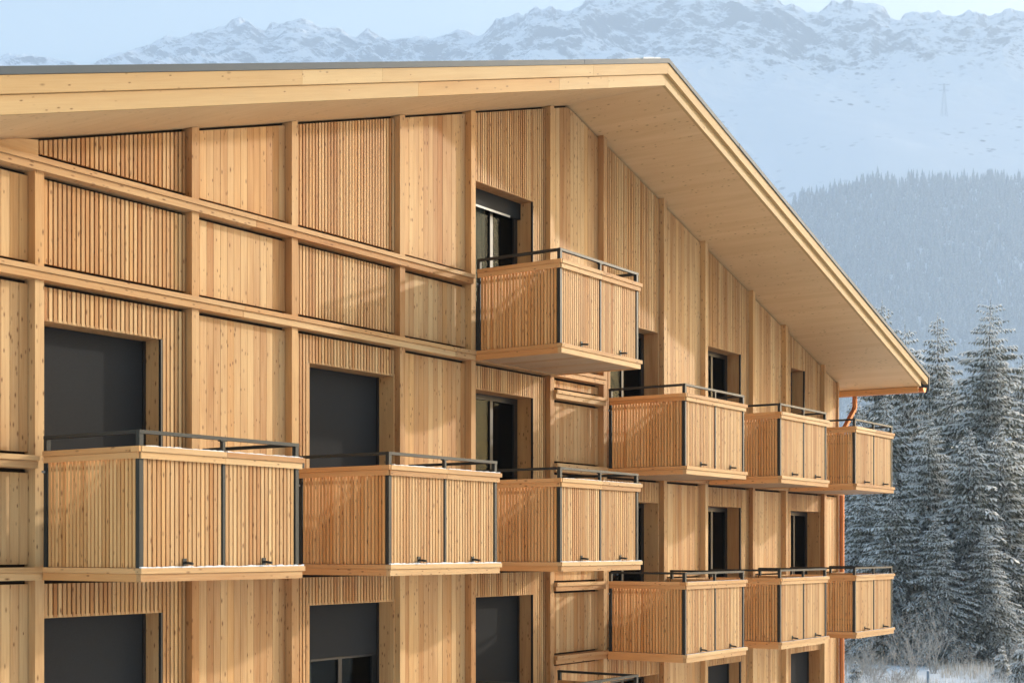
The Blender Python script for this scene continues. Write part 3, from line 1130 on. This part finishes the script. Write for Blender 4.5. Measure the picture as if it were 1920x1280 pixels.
def spruce_proto(key, Ht, Rb, seed, **kw):
    v, f, t, mi = crown_mesh(Ht, Rb, seed, **kw)
    c = mesh_obj('crown', v, f, [M['needle'], M['frost']], None, t, mi)
    b = MB(False)
    r0 = Ht * .013 + .03
    pts = [(0, 0, -.3)] + [(random.uniform(-.05, .05), random.uniform(-.05, .05), Ht * k / 6) for k in range(1, 6)] + [(0, 0, Ht * .985)]
    b.tube(pts, [r0 * (1 - k / 6) ** 1.5 + .006 for k in range(7)], 7)
    tr = b.build('trunk', M['bark'])
    root = bpy.data.objects.new('spruce_tree', None)
    COL.objects.link(root)
    root.empty_display_size = .3
    c.parent = root; tr.parent = root
    PROTO[key] = [root, Ht, False]


def plant(key, x, y, Ht, label, cat, group, name=None, wide=1.0):
    root, h0, used = PROTO[key]
    if used:
        r = root.copy(); COL.objects.link(r)
        for ch in list(root.children):
            c = ch.copy(); COL.objects.link(c); c.parent = r
    else:
        r = root; PROTO[key][2] = True
    if name:
        r.name = name
    s = Ht / h0
    z = float(ground_z(np.array([x]), np.array([y]))[0])
    r.location = (x, y, z - .05)
    r.scale = (s * wide, s * wide, s)
    r.rotation_euler = (random.uniform(-.02, .02), random.uniform(-.02, .02), random.random() * 6.28)
    tag(r, label, cat, group)
    return r


spruce_proto('a', 19.0, 4.9, 1, frost=.58)
spruce_proto('b', 16.5, 3.6, 2, frost=.55)
spruce_proto('c', 15.0, 3.7, 3, frost=.55)
spruce_proto('d', 11.5, 3.4, 4, frost=.5)
spruce_proto('e', 2.6, .85, 5, frost=.75, step=.10, bare=.02)

G_TREES = 'snowy spruces behind the building'
TREES = [  # column, top row, distance, prototype, width, label
    (1843, 552, 80, 'a', 1.10, 'tallest and broadest snowy spruce, standing highest against the sky'),
    (1757, 588, 90, 'b', 1.05, 'slim snowy spruce with the pointed top just left of the tallest one'),
    (1712, 598, 94, 'c', .95, 'thin snowy spruce with a wispy top next to the lower roof edge'),
    (1650, 560, 100, 'b', 1.1, 'snowy spruce whose tip peeks over the sloping roof edge'),
    (1922, 660, 84, 'c', 1.1, 'snowy spruce cut off by the right picture edge'),
    (1790, 690, 86, 'c', 1.15, 'snowy spruce filling the dip between the slim and the tallest spruce'),
    (1672, 742, 78, 'd', 1.25, 'frosted spruce right behind the gutter end and the swan neck pipe'),
    (1740, 770, 74, 'c', 1.05, 'shorter snow laden spruce right of the roof corner, in front of the slim ones'),
    (1612, 735, 84, 'b', 1.15, 'frosted spruce half hidden behind the copper downpipe'),
    (1885, 790, 73, 'd', 1.2, 'shorter snow laden spruce in front of the tallest one, on its right'),
    (1812, 800, 72, 'd', 1.15, 'shorter snow laden spruce in front of the tallest one, on its left'),
    (1680, 900, 71, 'd', 1.2, 'low snowy spruce beside the upper right balcony corner'),
    (1625, 905, 74, 'd', 1.2, 'low snowy spruce between the downpipe and the right balconies'),
    (1950, 850, 76, 'd', 1.2, 'low snowy spruce at the right picture edge'),
    (1760, 960, 69.5, 'd', 1.25, 'lowest broad spruce at the forest foot, above the bare bush'),
    (1850, 985, 69.5, 'd', 1.25, 'low spruce at the forest foot, above the small snowy spruces'),
    (1560, 790, 95, 'b', 1.0, 'spruce mostly hidden behind the right end of the building'),
    (1700, 820, 98, 'b', 1.3, 'dark spruce deep in the wood behind the low snowy ones'),
    (1800, 850, 97, 'b', 1.3, 'dark spruce deep in the wood below the tallest top'),
    (1900, 830, 99, 'b', 1.3, 'dark spruce deep in the wood towards the right edge'),
]
for (px, ty, d, key, wd, lab) in TREES:
    x, y = ray(px, d)
    plant(key, x, y, H + (HY - ty) / F_PX * d, lab, 'tree', G_TREES, wide=wd)
for (px, ty, d, lab) in ((1878, 1212, 60, 'small snow capped spruce alone in the meadow grass'),
                         (1917, 1196, 58, 'small snowy spruce half cut by the right picture edge'),
                         (1604, 1236, 58, 'small snow covered spruce at the foot of the copper downpipe')):
    x, y = ray(px, d)
    plant('e', x, y, H + (HY - ty) / F_PX * d, lab, 'tree', 'small snowy spruces in the meadow', wide=1.0)


# --- bare frosted shrubs --------------------------------------------------------
def shrub(px, d, hgt, spread, nst, seed, label, thick=.012):
    x, y = ray(px, d)
    z = float(ground_z(np.array([x]), np.array([y]))[0])
    t = thing('bare_shrub', (x, y, z), label, 'shrub', 'frosted bare shrubs in the meadow')
    r = np.random.default_rng(seed)
    b = MB(False)

    def grow(p, d_, ln, rad, depth):
        n = 4
        pts, rads = [p], [rad]
        for i in range(n):
            d_ = d_ + r.normal(0, .13, 3) + np.array([0, 0, .03])
            d_ /= np.linalg.norm(d_)
            p = p + d_ * ln / n
            pts.append(p); rads.append(rad * (1 - .6 * (i + 1) / n))
        b.tube(pts, rads, 3, r.random(), cap=False)
        if depth:
            for i in range(int(r.integers(2, 5))):
                q = pts[int(r.integers(1, n + 1))]
                dd = d_ + r.normal(0, .48, 3)
                dd /= np.linalg.norm(dd)
                grow(q, dd, ln * r.uniform(.35, .62), max(.0065, rad * .55), depth - 1)
    for i in range(nst):
        a = r.random() * 6.28
        sp = spread * r.random() ** .5
        dd = np.array([math.cos(a) * sp, math.sin(a) * sp, 1.0]); dd /= np.linalg.norm(dd)
        grow(np.array([x + r.normal(0, .12), y + r.normal(0, .12), z - .05]), dd, hgt * r.uniform(.5, .85), thick, 3)
    b.build('branches', M['twig'], t)


shrub(1712, 61, 3.0, .55, 16, 21, 'tall bare bush with upright frosted twigs left of the marker post', .016)
shrub(1752, 64, 3.1, .55, 15, 22, 'tall bare frosted bush behind the marker post', .016)
shrub(1640, 59, 1.9, .9, 22, 23, 'dense frosted bush filling the corner right of the downpipe')
shrub(1610, 63, 1.9, .9, 18, 24, 'frosted bush growing close behind the copper downpipe')
shrub(1676, 57, 1.5, .9, 16, 25, 'low tangled frosted bush at the bottom picture edge')
shrub(1800, 66, 1.3, .8, 12, 26, 'small bare bush between the marker post and the small spruce')
shrub(1890, 67, 1.3, .8, 12, 27, 'small bare bush in the dry grass near the right picture edge')


# --- dry grass (ground cover) ---------------------------------------------------
def make_grass():
    m, t, p, N, L = new_mat('dry_frosted_grass')
    at = N('ShaderNodeAttribute'); at.attribute_name = 'tone'
    rp = N('ShaderNodeValToRGB')
    rp.color_ramp.elements[0].color = (0.30, 0.205, 0.12, 1); rp.color_ramp.elements[1].color = (0.80, 0.79, 0.78, 1)
    e = rp.color_ramp.elements.new(.5); e.color = (0.45, 0.36, 0.26, 1)
    L(at.outputs['Fac'], rp.inputs[0]); L(rp.outputs[0], p.inputs['Base Color'])
    p.inputs['Roughness'].default_value = .9
    n = 24000
    px = rng.uniform(1500, 2060, n); d = 52 + 34 * rng.random(n)
    x, y = ray(px, d)
    dens = fbm(x / 3.0, y / 3.0, 3, 51)
    keep = dens + np.clip((d - 62) / 40, 0, .3) > .50
    x, y, d, dens = x[keep], y[keep], d[keep], dens[keep]
    n = len(x)
    z = ground_z(x, y)
    h = rng.uniform(.18, .62, n) * (0.6 + .8 * dens)
    a = rng.random(n) * 6.28
    ln = rng.uniform(.05, .3, n)
    w_ = rng.uniform(.008, .018, n)
    v = np.empty((n, 3, 3))
    v[:, 0] = np.stack([x - w_ * np.sin(a), y + w_ * np.cos(a), z - .03], -1)
    v[:, 1] = np.stack([x + w_ * np.sin(a), y - w_ * np.cos(a), z - .03], -1)
    v[:, 2] = np.stack([x + ln * np.cos(a), y + ln * np.sin(a), z + h], -1)
    f = [(3 * i, 3 * i + 1, 3 * i + 2) for i in range(n)]
    tone = np.clip(rng.normal(.62, .24, n) + (68 - d) * .03, 0, 1)
    o = mesh_obj('dry_grass', v.reshape(-1, 3), f, m, None, tone)
    tag(o, 'dry tan grass with frost sticking out of the snow', 'grass', kind='stuff')


make_grass()

# --- marker post ------------------------------------------------------------------
x, y = ray(1740, 57)
z = float(ground_z(np.array([x]), np.array([y]))[0])
mp = thing('marker_post', (x, y, z), 'slim blue grey post with snow on top standing in the meadow', 'post')
b = MB(False)
b.tube([(x, y, z - .3), (x, y, z + .78)], .055, 10)
b.build('pole', simple('grey_blue_paint', (0.20, 0.26, 0.33), 0.5), mp)
b = MB(False)
b.tube([(x, y, z + .78), (x, y, z + .82), (x, y, z + .845)], [.058, .05, .02], 10)
b.build('snow', M['snow'], mp)

# ------------------------------------------------------------------ haze
HAZE = 0.00025
hb = MB(False)
u0, u1, v0, v1 = -250.0, 6200.0, RIGHT_EDGE, 6000.0
pts = [(u0, v0), (u1, v0), (u1, v1), (u0, v1)]
hv = [(u * E1[0] + v_ * E2[0], u * E1[1] + v_ * E2[1], zz) for zz in (-2.0, 2080.0) for (u, v_) in pts]
hf = [(3, 2, 1, 0), (4, 5, 6, 7), (0, 1, 5, 4), (1, 2, 6, 5), (2, 3, 7, 6), (3, 0, 4, 7)]
hm = bpy.data.materials.new('haze')
hm.use_nodes = True
ht = hm.node_tree
ht.nodes.clear()
ho = ht.nodes.new('ShaderNodeOutputMaterial')
pv = ht.nodes.new('ShaderNodeVolumePrincipled')
pv.inputs['Color'].default_value = (0.66, 0.79, 0.95, 1)
pv.inputs['Density'].default_value = HAZE
pv.inputs['Anisotropy'].default_value = 0.0
ht.links.new(pv.outputs[0], ho.inputs['Volume'])
haze = mesh_obj('haze', np.array(hv), hf, hm)
haze.display_type = 'WIRE'
tag(haze, 'pale winter haze in the air between the building and the mountain', 'haze', kind='stuff')
